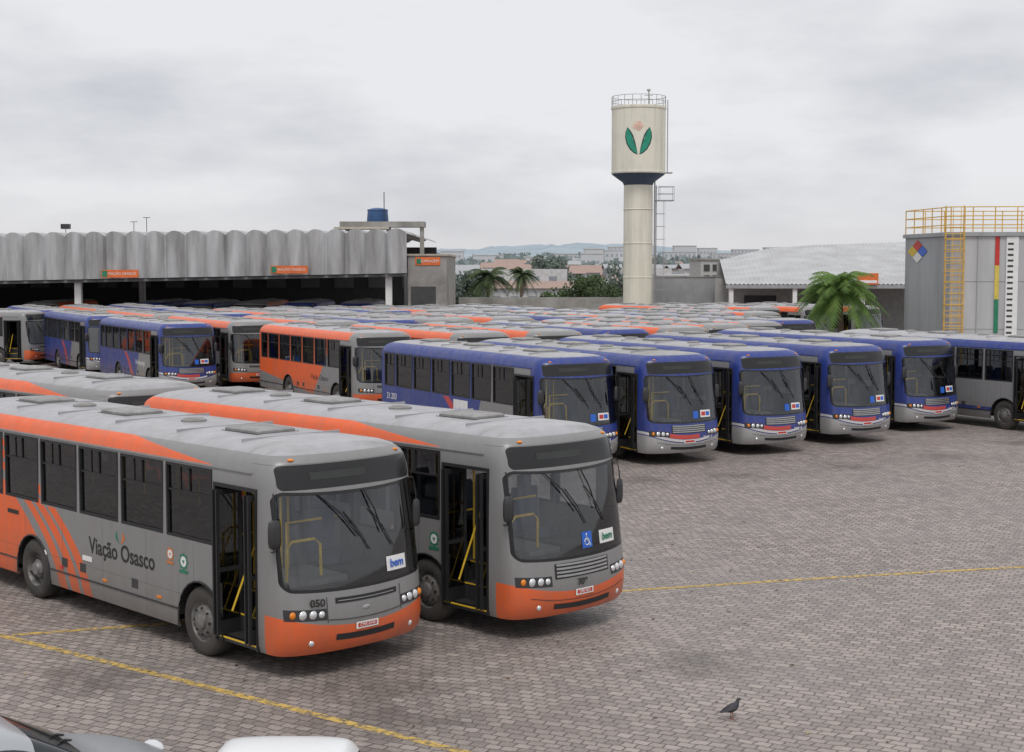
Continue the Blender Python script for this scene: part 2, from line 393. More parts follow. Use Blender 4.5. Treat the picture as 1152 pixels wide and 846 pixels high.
def build_wheels():
    mb=MB()
    for w in (XWF,XWR):
        for s in (-1,1):
            c=(w,s*1.22,.5)
            mb.lathe([(.29,.0),(.33,.012),(.42,.015),(.47,-.005),(.495,-.04),(.5,-.09),(.5,-.2),(.47,-.27),(.3,-.28)],c,'y',0,32,s)
            if w==XWF: prof=[(.295,.0),(.285,-.01),(.27,-.05),(.25,-.055),(.19,.0),(.16,.005),(.12,.012),(.11,.05),(.07,.065),(0,.068)]
            else: prof=[(.295,.0),(.285,-.02),(.265,-.13),(.22,-.14),(.17,-.13),(.15,-.05),(.12,-.03),(.10,.01),(0,.02)]
            mb.lathe(prof,c,'y',1,28,s)
            for k in range(8):
                t=2*math.pi*k/8
                h=.0 if w==XWF else -.13
                mb.lathe([(.016,h-.01),(.016,h+.02),(0,h+.022)],(c[0]+.19*math.cos(t),c[1]+0,c[2]+.19*math.sin(t)),'y',2,6,s)
            for k in range(10):
                t=2*math.pi*(k+.5)/10
                hh=-.048 if w==XWF else -.134
                mb.lathe([(.02,hh),(0,hh+.001)],(c[0]+.228*math.cos(t),c[1],c[2]+.228*math.sin(t)),'y',2,8,s)
    mb.tube([(XWF,-1,.5),(XWF,1,.5)],.07,2,8); mb.tube([(XWR,-1,.5),(XWR,1,.5)],.09,2,8)
    return mb
def build_interior():
    mb=MB()
    mb.face([(-L+.2,-1.2,.95),(DOOR[0],-1.2,.95),(DOOR[0],1.2,.95),(-L+.2,1.2,.95)],0)
    mb.face([(DOOR[0],-.5,.952),(-.5,-.5,.952),(-.5,1.2,.952),(DOOR[0],1.2,.952)],0)
    rows=[]
    for y in [-.95+.19*i for i in range(11)]:
        b=FS(y,1.15)-.06
        rows.append([(b,y,.95),(b,y,1.16),(b-.3,y,1.19),(b-.5,y,1.12),(b-.55,y,.95)])
    mb.grid(rows,4,False)
    mb.box(-1.15,-.75,.28,.86,1.1,1.22,4)
    mb.tube([(-1.05+.07*math.sin(t)-.05,.62+.21*math.cos(t),1.36+.19*math.sin(t)) for t in [2*math.pi*k/18 for k in range(18)]],.017,4,6,True)
    mb.tube([(-1.1,.62,1.36),(-.9,.62,1.1)],.025,4)
    mb.box(-1.85,-1.4,.38,.86,1.2,1.33,2); mb.box(-1.98,-1.86,.38,.86,1.25,1.95,2); mb.box(-1.97,-1.88,.5,.74,1.97,2.15,2)
    mb.box(-1.75,-1.5,.5,.75,.95,1.2,4)
    mb.box(-2.12,-2.09,.2,1.15,.95,1.7,1)
    mb.box(-1.7,-.75,-.42,.25,.95,1.18,1)
    for x,y in ((-2.1,.2),(-2.1,-.55),(-3.7,.3),(-3.7,-.3),(-5.3,.3),(-5.3,-.3),(-7,.3),(-7,-.3),(-8.6,.3),(-8.6,-.3)):
        mb.tube([(x,y,.95),(x,y,2.95)],.02,3)
    for y in (-.42,.42): mb.tube([(-2.1,y,2.72),(-10,y,2.72)],.014,3)
    mb.tube([(-.85,-.72,1.2),(-.85,-.72,1.66),(-.85,-.62,1.74),(-.85,-.25,1.74),(-.85,-.15,1.66),(-.9,-.1,1.2)],.022,3)
    mb.tube([(-1.15,-.5,1.2),(-1.15,-.5,1.95),(-1.15,.1,1.95)],.02,3)
    mb.tube([(-2.1,.2,1.75),(-2.1,1.1,1.75)],.018,3)
    x=-2.75
    while x>-10.3:
        for y0 in (-1.13,-.68,.28,.73):
            mb.box(x-.4,x,y0,y0+.4,1.34,1.42,2)
            mb.grid([[(x-.42,y0,1.36),(x-.42,y0+.4,1.36)],[(x-.5,y0,1.85),(x-.5,y0+.4,1.85)],[(x-.46,y0+.05,1.95),(x-.46,y0+.35,1.95)],[(x-.42,y0+.05,1.9),(x-.42,y0+.35,1.9)],[(x-.37,y0,1.4),(x-.37,y0+.4,1.4)]],2,False)
            mb.box(x-.3,x-.1,y0+.1,y0+.3,.95,1.34,4)
        x-=.82
    rows=[]
    for y,z in ((-1.19,2.72),(-1.1,2.86),(-.8,2.93),(0,2.95),(.8,2.93),(1.1,2.86),(1.19,2.72)):
        rows.append([(-L+.3,y,z),(-1.0,y,z)])
    mb.grid(rows,1,True)
    mb.box(-.75,-.47,-1.0,1.0,2.58,2.82,4)
    mb.box(-L+.16,-L+.2,-1.15,1.15,.95,1.63,1)
    return mb
mb=build_body()
KINDS=['gray_orange','orange','blue','silver']
ROOFV=simple('roof_hatch',(.32,.32,.32),.5,dirt=(.18,.17,.16))
DESTL=simple('destination_display',(.03,.033,.03),.3)
BODY={};TRIM={}
bodymesh=mb.mesh('bus_body',[],merge=True,angle=40)
PM={k:m_paint(k) for k in KINDS}; FM={k:m_front(k) for k in KINDS}; FMO={k:m_front(k,True) for k in KINDS}
def mkbody(k,far):
    me=bodymesh.copy(); me.name='bus_body_'+k
    for m in (PM[k],(FMO if far else FM)[k],OGLASS,UNDER,ROOFV,REDP): me.materials.append(m)
    return me
for k in KINDS:
    for far in (0,1):
        BODY[k,far]=mkbody(k,far)
        TRIM[k,far]=build_trim(k).mesh('bus_trim_'+k,[BLACK,PLAST,SILV,LAMP,AMBER,WHITE,BLUEP,REDP,OGLASS if far else SGLASS,YEL,TYRE,OGLASS if far else DGLASS,SEAM,DESTL])
BODY['gray_orange_b',0]=BODY['gray_orange',0]
TRIM['gray_orange_b',0]=build_trim('gray_orange_b').mesh('bus_trim_b',[BLACK,PLAST,SILV,LAMP,AMBER,WHITE,BLUEP,REDP,SGLASS,YEL,TYRE,DGLASS,SEAM,DESTL])
WHEEL=build_wheels().mesh('bus_wheels',[TYRE,RIM,BLACK])
INTER=build_interior().mesh('bus_interior',[FLOOR,INT,SEAT,YEL,PLAST])
def bus(kind,x,y,deg,far=0):
    e=empty('city_bus',(x,y,0),R(deg))
    obj('body_shell',BODY[kind,far],e); obj('windows_doors_and_trim',TRIM[kind,far],e); obj('wheels',WHEEL,e)
    if not far: obj('interior',INTER,e)
    return e
def text(parent,s,loc,rot,size,mat,name='lettering',sx=1.,bold=0.):
    c=bpy.data.curves.new(name,'FONT'); c.body=s; c.size=size; c.align_x='CENTER'; c.align_y='CENTER'; c.extrude=.001; c.offset=bold
    c.materials.append(mat); o=obj(name,c,parent,loc,rot); o.scale=(sx,1,1); return o
FR=(R(90),0,R(90)); SR=(R(90),0,0)
TBLK=simple('black_lettering',(.02,.02,.02),.5)

# foreground buses
A=bus('gray_orange',-1.98,19.8,-45.9)
text(A,'Viação Osasco',(-4.4,-1.2535,1.16),SR,.36,TBLK,'company_lettering',.92,.006)
text(A,'050',(FS(-.78,1.03)+.03,-.78,1.035),(R(90),0,R(70)),.14,TBLK,'fleet_number',1,.004)
text(A,'bem',(FS(.62,1.4)+.02,.61,1.4),(R(87),0,R(100)),.16,BLUEP,'windscreen_card',1,.004)
text(A,'CMR 8749',(FS(0,.65)+.02,0,.652),FR,.06,WHITE,'number_plate')
B=bus('gray_orange_b',1.09,21.86,-45.9)
text(B,'709',(FS(-.1,.8)+.02,-.05,.80),(R(90),0,R(90)),.14,TBLK,'fleet_number',1,.004)
text(B,'bem',(FS(.62,1.4)+.02,.61,1.4),(R(87),0,R(100)),.16,GREENP,'windscreen_card',1,.004)
text(B,'DPB 9031',(FS(0,.65)+.02,0,.652),FR,.06,WHITE,'number_plate')
def crest(parent,x,z,c1,c2,r=.13):
    m=MB()
    m.face([(x+r*(1 if k%2==0 else .72)*math.cos(2*math.pi*k/16),-1.2535,z+r*(1 if k%2==0 else .8)*math.sin(2*math.pi*k/16)) for k in range(16)],0)
    m.face([(x+r*.6*math.cos(2*math.pi*k/12),-1.2555,z+r*.6*math.sin(2*math.pi*k/12)) for k in range(12)],1)
    m.face([(x+r*.3*math.cos(2*math.pi*k/3+.5),-1.2575,z+r*.3*math.sin(2*math.pi*k/3+.5)) for k in range(3)],0)
    m.face([(x-r*.9,-1.2565,z-r*1.3),(x+r*.9,-1.2565,z-r*1.3),(x+r*.9,-1.2565,z-r*.95),(x-r*.9,-1.2565,z-r*.95)],0)
    obj('city_crest',m.mesh('crest',[c1,c2]),parent)
for bb in (A,B):
    crest(bb,-2.98,1.36,simple('crest_orange',(.6,.2,.06),.5),WHITE,.11)
    crest(bb,-2.62+.0,1.3,GREENP,WHITE,.13) if bb is A else crest(bb,-2.0,1.33,GREENP,WHITE,.13)
def leafmark(parent):
    m=MB()
    for sx,mt in ((-1,0),(1,1)):
        rows=[[],[]]
        for i in range(9):
            t=i/8; th=.05*math.sin(math.pi*t)
            cx=-4.42+sx*(.02+.09*math.sin(math.pi*t*.8)); cz=1.30+.2*t
            rows[0].append((cx-th*.6,-1.2545,cz)); rows[1].append((cx+th*.6,-1.2545,cz))
        m.grid(rows,mt,False)
    obj('leaf_logo',m.mesh('leaf_logo',[GREENP,ORANGEP]),parent)
leafmark(A)
nm=MB(); nm.box(-8.9,-8.6,-1.2225,-1.2175,1.75,1.95,0); nm.box(-5.6,-5.3,-1.258,-1.2535,.9,.98,0); nm.box(-8.2,-7.8,-1.257,-1.2535,1.35,1.42,1); obj('window_notice',nm.mesh('window_notice',[WHITE,TBLK]),A)
ws=MB(); patch(ws,.02,.24,1.28,1.52,.006,0)
def fy(y,z,o=.012): return (FS(y,z)+o,y,z)
ws.tube([fy(.12+.05*math.cos(t),1.37+.05*math.sin(t)) for t in [2*math.pi*k/12 for k in range(12)]],.007,1,4,True)
ws.tube([fy(.12,1.46),fy(.12,1.39),fy(.17,1.38),fy(.19,1.31)],.009,1,4); ws.ell(fy(.12,1.48),(.004,.016,.016),1,8,6)
obj('wheelchair_sticker',ws.mesh('wheelchair_sticker',[BLUEP,WHITE]),B)
C=bus('gray_orange',-7.05,30.25,-45.9,1)

# the middle rows
P0=(2.05,40.)
def pb(p,b): return (P0[0]+.866*p-.5*b, P0[1]+.5*p+.866*b)
def row(kind,p,b,deg=-60,far=1):
    x,y=pb(p,b); return bus(kind,x,y,deg+random.uniform(-.8,.8),far)
front=[('blue',2.05,40.0),('blue',4.97,40.9),('blue',7.95,43.1),('blue',11.1,45.7),('blue',14.35,49.3)]
nums=['21.203','21.517','21.318','21.371','21.225']
for (k,x,y),n in zip(front,nums):
    e=bus(k,x,y,-60+random.uniform(-1,1))
    text(e,n,(FS(.5,.8)+.03,.62,.74),(R(90),0,R(98)),.13,WHITE,'fleet_number')
    text(e,n,(-9.9,-1.2535,1.3),SR,.28,WHITE,'side_number')
    if n=='21.203':
        text(e,'Urubupungá',(-3.6,-1.2535,1.2),SR,.30,WHITE,'company_lettering',.9)
        pm=MB(); pm.box(-5.5,-4.6,-1.262,-1.2535,.85,1.55,0); obj('side_poster',pm.mesh('side_poster',[WHITE]),e); text(e,'+ cidade',(-5.05,-1.2645,1.25),SR,.2,BLUEP,'poster_lettering')
bus('silver',18.9,48.5,-60)
e=row('orange',1.9,16.6,-60,0); text(e,'Viação Osasco',(-3.9,-1.2535,1.15),SR,.3,TBLK,'company_lettering')
e=row('orange',1.65,29.8,-60,0)
e=row('blue',-1.86,28.8,-60,0); text(e,'Urubupungá',(-3.6,-1.2535,1.2),SR,.3,WHITE,'company_lettering')
row('blue',-2.0,41.0)
rng=random.Random(11)
for i,p in enumerate([5.1,8.3,11.5,14.7,17.9,21.1,24.3]):
    row('orange' if i in (0,1) else rng.choice(['blue','blue','orange']),p,14.2+.02*(p-9)**2+rng.uniform(-.4,.6))
for i in range(9):
    p=4.9+3.2*i; row(rng.choice(['blue','orange','blue','gray_orange']),p,28+rng.uniform(-.5,.8)+max(0,p-20)*.05)
for i in range(8):
    p=1.4+3.2*i; row(rng.choice(['blue','orange','orange','silver','gray_orange']),p,41+rng.uniform(-.6,.6))
for i in range(3):
    p=-1.8+3.25*i; row(rng.choice(['blue','orange','silver']),p,53+rng.uniform(-.5,.5))
for x,y in ((12.9,89.6),(16.1,90.6),(19.4,91.6),(22.8,92.6)): bus('orange',x,y,-55,1)
bus('gray_orange',-26.6,83.6,-8,1)
for i,x in enumerate((-33,-25.6,-22,-18.4,-14.8,-11)):
    bus(['orange','blue','silver'][i%3],x,102.4+ (i%2)*.6,-90,1)

# ---------------------------------------------------------------- ground
def m_ground():
    m,nt,out,tc=newmat('cobblestone_paving')
    o=tc.outputs['Object']
    nz=nt.nodes.new('ShaderNodeTexNoise'); nz.inputs['Scale'].default_value=.35; nz.inputs['Detail'].default_value=2; nt.links.new(o,nz.inputs['Vector'])
    v1=nt.nodes.new('ShaderNodeVectorMath'); v1.operation='MULTIPLY_ADD'; nt.links.new(nz.outputs[1],v1.inputs[0]); v1.inputs[1].default_value=(.5,.5,0); nt.links.new(o,v1.inputs[2])
    n2=nt.nodes.new('ShaderNodeTexNoise'); n2.inputs['Scale'].default_value=6; n2.inputs['Detail'].default_value=4; nt.links.new(o,n2.inputs['Vector'])
    v2=nt.nodes.new('ShaderNodeVectorMath'); v2.operation='MULTIPLY_ADD'; nt.links.new(n2.outputs[1],v2.inputs[0]); v2.inputs[1].default_value=(.085,.085,0); nt.links.new(v1.outputs[0],v2.inputs[2])
    mp=nt.nodes.new('ShaderNodeMapping'); mp.inputs['Rotation'].default_value=(0,0,R(28)); nt.links.new(v2.outputs[0],mp.inputs[0])
    br=nt.nodes.new('ShaderNodeTexBrick'); nt.links.new(mp.outputs[0],br.inputs['Vector'])
    br.inputs['Scale'].default_value=1; br.inputs['Brick Width'].default_value=.20; br.inputs['Row Height'].default_value=.15
    br.inputs['Mortar Size'].default_value=.016; br.inputs['Mortar Smooth'].default_value=.7
    br.inputs['Color1'].default_value=(.385,.325,.295,1); br.inputs['Color2'].default_value=(.19,.163,.152,1); br.inputs['Mortar'].default_value=(.06,.05,.044,1)
    c=br.outputs[0]
    big=NOISE(nt,o,.22,7,.68); c=MIX(nt,RAMP(nt,big,.45,.72,0,.45),c,(.13,.108,.098))
    big2=NOISE(nt,o,.07,4,.5); c=MIX(nt,RAMP(nt,big2,.4,.7,0,.25),c,(.42,.375,.35))
    mid=NOISE(nt,o,2.6,6,.75); c=MIX(nt,RAMP(nt,mid,.48,.72,0,.5),c,(.14,.118,.105))
    lane=NOISE(nt,o,.5,5,.6,(.35,1.6,1)); c=MIX(nt,RAMP(nt,lane,.5,.75,0,.3),c,(.15,.125,.115))
    fine=NOISE(nt,o,28,3,.6); c=MIX(nt,RAMP(nt,fine,.42,.75,0,.4),c,(.44,.385,.355))
    sp=nt.nodes.new('ShaderNodeSeparateXYZ'); nt.links.new(o,sp.inputs[0]); x,y,_=sp.outputs
    wob=NOISE(nt,o,2.2,7,.75)
    tot=None
    for (sx,sy,r) in ((15.5,40.2,.45),(17.2,41,.35),(-1.5,17.6,.9),(-5.6,19.3,.8),(2.6,20.2,.8),(6.0,38.5,.8),(9.3,40.5,.7),(12.6,42.7,.8),(3.4,37.7,.8),(-1.8,18.9,1.0),(16,46,1.)):
        dx=M(nt,'SUBTRACT',x,sx); dy=M(nt,'SUBTRACT',y,sy)
        d=M(nt,'SQRT',M(nt,'ADD',M(nt,'MULTIPLY',dx,dx),M(nt,'MULTIPLY',dy,dy)))
        d=M(nt,'ADD',M(nt,'DIVIDE',d,r),M(nt,'MULTIPLY',M(nt,'SUBTRACT',wob,.5),4.5))
        s=RAMP(nt,d,.2,1.2,.55,0.)
        tot=s if tot is None else OR(nt,tot,s)
    c=MIX(nt,tot,c,(.08,.065,.056))
    h=M(nt,'ADD',M(nt,'MULTIPLY',br.outputs[1],-1.),M(nt,'MULTIPLY',fine,.4))
    rough=RAMP(nt,big,.35,.7,.66,.36)
    s=PRIN(nt,c,rough,0,.5,normal=BUMP(nt,h,.7,.015)); nt.links.new(s,out.inputs[0]); return m
g=MB(); g.face([(-3000,-200,0),(3000,-200,0),(3000,6000,0),(-3000,6000,0)])
obj('ground',g.mesh('ground',[m_ground()]))
def m_line():
    m,nt,out,tc=newmat('worn_yellow_paint')
    n=NOISE(nt,tc.outputs['Object'],9,6,.7); t=nt.nodes.new('ShaderNodeBsdfTransparent')
    s=PRIN(nt,MIX(nt,RAMP(nt,n,.3,.6),(.64,.42,.09),(.46,.33,.12)),.7)
    mx=nt.nodes.new('ShaderNodeMixShader'); nt.links.new(RAMP(nt,n,.47,.60,0,.95),mx.inputs[0]); nt.links.new(s,mx.inputs[1]); nt.links.new(t.outputs[0],mx.inputs[2]); nt.links.new(mx.outputs[0],out.inputs[0]); return m
LM=m_line()
def strip(name,pts,w):
    m=MB(); P=[Vector((x,y,.004)) for x,y in pts]; r0=[];r1=[]
    for i,p in enumerate(P):
        d=(P[min(i+1,len(P)-1)]-P[max(i-1,0)]).normalized(); n=Vector((-d.y,d.x,0))*w/2
        r0.append(p+n); r1.append(p-n)
    m.grid([r0,r1],0,False); return obj(name,m.mesh(name,[LM]))
strip('parking_line',[(-14,26.4),(-7.67,21.7),(-4.1,19.05),(-.57,16.39),(3.5,13.4)],.14)
strip('parking_line',[(-7.5,21.72),(-5.57,22.36),(1.73,24.7),(5.6,25.8),(9.43,26.75),(16,28.3),(30,31.5)],.14)
lf=MB()
for i in range(520):
    x=random.uniform(-9,22); y=random.uniform(15,46); a=random.uniform(0,6.3); s=random.uniform(.02,.055)
    lf.face([(x+s*math.cos(a),y+s*math.sin(a),.012),(x-s*.4*math.sin(a),y+s*.4*math.cos(a),.02),(x-s*math.cos(a),y-s*math.sin(a),.01),(x+s*.4*math.sin(a),y-s*.4*math.cos(a),.016)],random.choice((0,0,1,2,2)))
obj('fallen_leaves',lf.mesh('fallen_leaves',[simple('dry_leaf',(.14,.07,.03),.8),simple('pale_leaf',(.4,.3,.14),.8),simple('litter',(.05,.04,.035),.8)]))

# ---------------------------------------------------------------- water tower
def tower():
    e=empty('water_tower',(8.95,105,0))
    cream,nt,out,tc=newmat('tower_paint')
    st=NOISE(nt,tc.outputs['Object'],1.6,6,.6,(1.5,1.5,.12)); n=NOISE(nt,tc.outputs['Object'],.8,4)
    c=MIX(nt,RAMP(nt,st,.45,.75,0,.5),(.74,.72,.61),(.46,.43,.35)); c=MIX(nt,RAMP(nt,n,.5,.8,0,.3),c,(.5,.49,.44))
    nt.links.new(PRIN(nt,c,.65),out.inputs[0])
    m=MB(); R0=1.9; S=1.0
    m.lathe([(S+.06,0),(S+.04,3),(S+.02,11.3)],(0,0,0),'z',0,40)
    for z in (2.4,4.8,7.2,9.6): m.lathe([(S+.035,z-.04),(S+.07,z),(S+.035,z+.04)],(0,0,0),'z',0,40)
    m.lathe([(S+.02,11.3),(S+.1,11.5),(R0-.05,12.05),(R0,12.1)],(0,0,0),'z',2,48)  # dark blue colour of this cone carries the shadow under the tank
    m.lathe([(R0,12.1),(R0+.02,12.15),(R0+.02,12.25),(R0,12.27),(R0,16.6),(R0+.05,16.62),(R0+.05,16.78),(R0-.1,16.82),(0,17.0)],(0,0,0),'z',0,48)
    for k in range(20):
        t=2*math.pi*k/20; m.tube([(R0*math.cos(t),R0*math.sin(t),16.8),(R0*math.cos(t),R0*math.sin(t),17.5)],.02,1,5)
    for z in (17.15,17.5): m.tube([(R0*math.cos(2*math.pi*k/32),R0*math.sin(2*math.pi*k/32),z) for k in range(32)],.02,1,5,True)
    m.tube([(.7,0,16.9),(.7,0,17.9)],.04,1); m.ell((.7,0,17.98),(.14,.14,.1),1); m.box(.4,1,-.02,.02,17.6,17.64,1)
    LX=S+.28
    for dy in (-.2,.2): m.tube([(LX,dy,1),(LX,dy,11.3)],.02,1,5)
    for dy in (-.2,.2): m.tube([(R0+.15,dy,12.2),(R0+.15,dy,17.3)],.018,1,5)
    z=1.2
    while z<11.3: m.tube([(LX,-.2,z),(LX,.2,z)],.012,1,4); z+=.33
    z=12.3
    while z<17.2: m.tube([(R0+.15,-.2,z),(R0+.15,.2,z)],.012,1,4); z+=.33
    for z in [3+.9*k for k in range(9)]:
        m.tube([(LX+.30+.33*math.cos(t),.33*math.sin(t),z) for t in [2*math.pi*k/10 for k in range(10)]],.012,1,4,True)
    for a in (-.8,0,.8): m.tube([(LX+.3+.33*math.cos(a),.33*math.sin(a),3),(LX+.3+.33*math.cos(a),.33*math.sin(a),10.2)],.01,1,4)
    z=10.2
    m.box(S+.2,S+1.5,-.5,.5,z,z+.06,1)
    for x,y in ((S+1.5,-.5),(S+1.5,.5),(S+.5,-.5),(S+.5,.5)): m.tube([(x,y,z),(x,y,z+1)],.02,1,4)
    for zz in (.5,1): m.tube([(S+.4,-.5,z+zz),(S+1.5,-.5,z+zz),(S+1.5,.5,z+zz),(S+.4,.5,z+zz)],.018,1,4)
    m.box(R0-.2,R0+.5,-.4,.4,12.15,12.2,1)
    m.tube([(S+.14,-.35,0),(S+.14,-.35,11.6)],.05,3,8)
    obj('tank_and_shaft',m.mesh('tower',[cream,simple('tower_steel',(.4,.4,.4),.5,.4),simple('tower_cone_shade',(.06,.09,.14),.6),simple('pipe',(.3,.3,.3),.6)]),e)
    lg=MB(); RR=R0+.012; zc=14.35
    def mp(a,b,o=0):
        t=a/RR-.085; return ((RR+o)*math.sin(t),-(RR+o)*math.cos(t),zc+b)
    outer=[(.80,.85),(.95,.5),(.97,.15),(.86,-.25),(.62,-.62),(.34,-.86),(.06,-.98)]
    inner=[(.80,.85),(.58,.62),(.40,.35),(.28,.02),(.19,-.30),(.12,-.62),(.06,-.98)]
    for s,mt in ((-1,1),(1,1)):
        lg.grid([[mp(s*x*1.0,z*1.05,0) for x,z in outer],[mp(s*x,z*1.05,0) for x,z in inner]],0,False)
        def sh(P,Q,f): return [(x+(u-x)*f,(z+(w-z)*f)) for (x,z),(u,w) in zip(P,Q)]
        lg.grid([[mp(s*x,z*1.0,.012) for x,z in sh(outer,inner,.13)[:]],[mp(s*x,z*1.0,.012) for x,z in sh(outer,inner,.85)]],mt,False)
    for a,b,r in ((-.15,1.0,.22),(.02,1.12,.2),(0,.82,.2),(-.28,.9,.15),(.2,.95,.15)):
        lg.face([mp(a+r*math.cos(2*math.pi*k/14),b+r*.9*math.sin(2*math.pi*k/14),.004+.003*(a+.3)) for k in range(14)],2)
    obj('leaf_logo',lg.mesh('logo',[simple('logo_dark',(.02,.05,.05),.6),simple('logo_green',(.02,.30,.19),.6),simple('logo_peach',(.78,.55,.44),.6)]),e)
tower()

# ---------------------------------------------------------------- left shed
GALV=simple('weathered_fibre_cement',(.47,.48,.49),.7,0,.4,1.4,streak=True,bump=.1,dirt=(.25,.25,.245))
CONC=simple('concrete',(.34,.33,.31),.85,0,.35,.8,dirt=(.2,.19,.175),bump=.2)
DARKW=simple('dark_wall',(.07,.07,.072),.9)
def lshed():
    e=empty('vaulted_roof_depot_shed')
    m=MB(); x0,x1=-58,-7.13; per=1.36; n=int((x1-x0)/per)*12
    bot=[];top=[];back=[];yf=100.
    for i in range(n+1):
        x=x0+(x1-x0)*i/n; s=abs(math.sin(math.pi*(x-x1)/per))
        t=(x+34.8)/(27.67)
        zb=4.6+.52*t; zt=7.5+.3*t
        dy=-.55*s**.7
        bot.append((x,yf+dy,zb)); top.append((x,yf+dy,zt+.34*s**.8)); back.append((x,140,zt+.34*s**.8))
    m.grid([bot,top],0,True); m.grid([top,back],0,True)
    def zb(x): return 4.6+.52*(x+34.8)/27.67
    m.idx([(x0,100.2,zb(x0)-.02),(x1,100.2,zb(x1)-.02),(x1,100.5,zb(x1)-.02),(x0,100.5,zb(x0)-.02),(x0,100.2,zb(x0)+.3),(x1,100.2,zb(x1)+.3),(x1,100.5,zb(x1)+.3),(x0,100.5,zb(x0)+.3)],[(0,1,5,4),(0,3,2,1),(3,7,6,2)],1)
    m.idx([(x0,99.9,zb(x0)-.22),(x1,99.9,zb(x1)-.22),(x1,100.1,zb(x1)-.22),(x0,100.1,zb(x0)-.22),(x0,99.9,zb(x0)-.05),(x1,99.9,zb(x1)-.05),(x1,100.1,zb(x1)-.05),(x0,100.1,zb(x0)-.05)],[(0,1,5,4),(0,3,2,1),(4,5,6,7),(3,7,6,2)],4)
    for cx in (-50,-29.6,-8.4):
        for cy in (100.6,118): m.box(cx-.22,cx+.22,cy-.2,cy+.2,0,zb(cx)-.03,2)
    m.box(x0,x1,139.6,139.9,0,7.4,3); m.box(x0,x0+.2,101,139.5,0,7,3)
    # pale back-wall windows seen through the gloom
    for q in range(14): m.box(-52+3.2*q,-50.2+3.2*q,139.5,139.59,3.6,4.6,4)
    for yy in (106,112,118,126):
        m.box(x0+.3,x1-.2,yy-.1,yy+.1,4.9,5.2,3)
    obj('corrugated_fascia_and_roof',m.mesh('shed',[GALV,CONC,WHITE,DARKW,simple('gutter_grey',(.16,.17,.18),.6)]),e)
    for px,zc in ((-26.4,5.08),(-15.0,5.36)):
        s=MB(); s.box(px-1.25,px+1.25,99.25,99.33,zc-.26,zc+.26,0); s.box(px-1.2,px-.85,99.23,99.247,zc-.2,zc+.2,1)
        obj('sign_board',s.mesh('sign',[ORANGEP,GREENP]),e); text(e,'VIAÇÃO OSASCO',(px+.15,99.24,zc),SR,.24,WHITE,'sign_lettering')
    k=MB()
    for xx,hh in ((-31.4,.5),(-26.6,.9),(-25.7,1.2)):
        k.tube([(xx,104,7.4),(xx,104,7.8+hh)],.025,0,5); k.box(xx-.25,xx+.25,103.97,104.03,7.8+hh-.02,7.8+hh+.02,0)
    k.box(-31.7,-31.1,103.8,104.2,8.2,8.55,0)
    obj('roof_lamps_and_antenna',k.mesh('roof_bits',[PLAST]),e)
lshed()
def annex():
    e=empty('concrete_annex_building')
    m=MB(); m.box(-7.1,-4.45,100.6,116,0,6.3,0); m.box(-7.2,-4.35,100.5,116.1,6.3,6.42,1); m.box(-6.6,-4.9,100.55,100.597,5.65,6.2,2); m.box(-6.5,-6.2,100.53,100.547,5.75,6.1,3)
    m.box(-6.9,-5.2,100.57,100.597,0,4.2,4)
    m.box(-12.6,-6.4,108,110,8.45,8.85,0); m.box(-6.75,-6.45,108.2,108.5,6.4,8.45,0); m.box(-12.2,-11.9,108.2,108.5,6.4,8.45,0); m.box(-9.2,-8.9,108.2,108.5,6.4,8.45,0)
    m.box(-13,-9,107.8,110.2,8.3,8.45,1)
    obj('walls_and_slab',m.mesh('annex',[CONC,simple('slab',(.48,.44,.36),.8),ORANGEP,GREENP,DARKW]),e)
    text(e,'GARAGEM',(-5.6,100.52,5.93),SR,.26,WHITE,'sign_lettering')
    t=MB(); t.lathe([(0,0),(.78,0),(.8,.1),(.74,.8),(.78,.82),(.76,.9),(.3,1.02),(0,1.04)],(-9.9,109,8.852),'z',0,24)
    t.tube([(-9.35,108.2,8.86),(-9.35,108.2,11.0)],.035,1,5)
    obj('blue_water_tank',t.mesh('tank',[simple('blue_fibreglass',(.03,.09,.22),.45),PLAST]),e)
annex()

# ---------------------------------------------------------------- right side structures
def rshed():
    e=empty('metal_roof_workshop_shed')
    m=MB(); n=260; lo=[];hi=[]
    for i in range(n+1):
        t=i/n; xa=15.1+20*t; rb=.05*(1 if (i%4)<2 else 0)
        xb=16.6+20*t; zt=interp([(16.6,6.1),(20.5,7.0),(24,7.25),(31,7.5),(40,7.6)],xb)
        lo.append((xa,104,4.3+rb)); hi.append((xb,118,zt+rb))
    m.grid([lo,hi],0,False)
    m.box(15.1,35.1,103.95,104.05,4.02,4.29,1)
    m.grid([[(15.1,104.1,4.2),(35.1,104.1,4.2)],[(16.6,118,6.0),(36.6,118,6.9)]],3,False)
    for cx in (15.5,20,24.8,29.6): m.box(cx-.15,cx+.15,104.1,104.4,0,4.02,2)
    m.box(15.3,36,111,111.2,0,4.7,4); m.box(16.4,36.6,118.02,118.2,0,5.9,4)
    for cx in (17.5,22.2): m.box(cx,cx+2.4,110.95,110.997,0,3.4,3)
    obj('roof_columns_and_walls',m.mesh('rshed',[simple('pale_metal_roof',(.50,.51,.52),.5,.1,.2,.6,dirt=(.38,.38,.38)),simple('gutter',(.35,.36,.37),.6),WHITE,DARKW,simple('pale_wall',(.42,.42,.41),.8)]),e)
    s=MB(); s.box(24.3,25.8,103.8,103.9,4.3,5.1,0); s.box(24.4,25.7,103.78,103.797,4.4,4.6,1); obj('sign_board',s.mesh('sign2',[ORANGEP,WHITE]),e)
rshed()
w=MB(); w.box(10.9,16.3,112,112.4,0,4.75,0); w.box(10.8,16.4,111.95,112.45,4.75,4.85,1)
obj('grey_block_wall',w.mesh('gwall',[simple('grey_render',(.33,.34,.35),.8,0,.3,.5),CONC]))
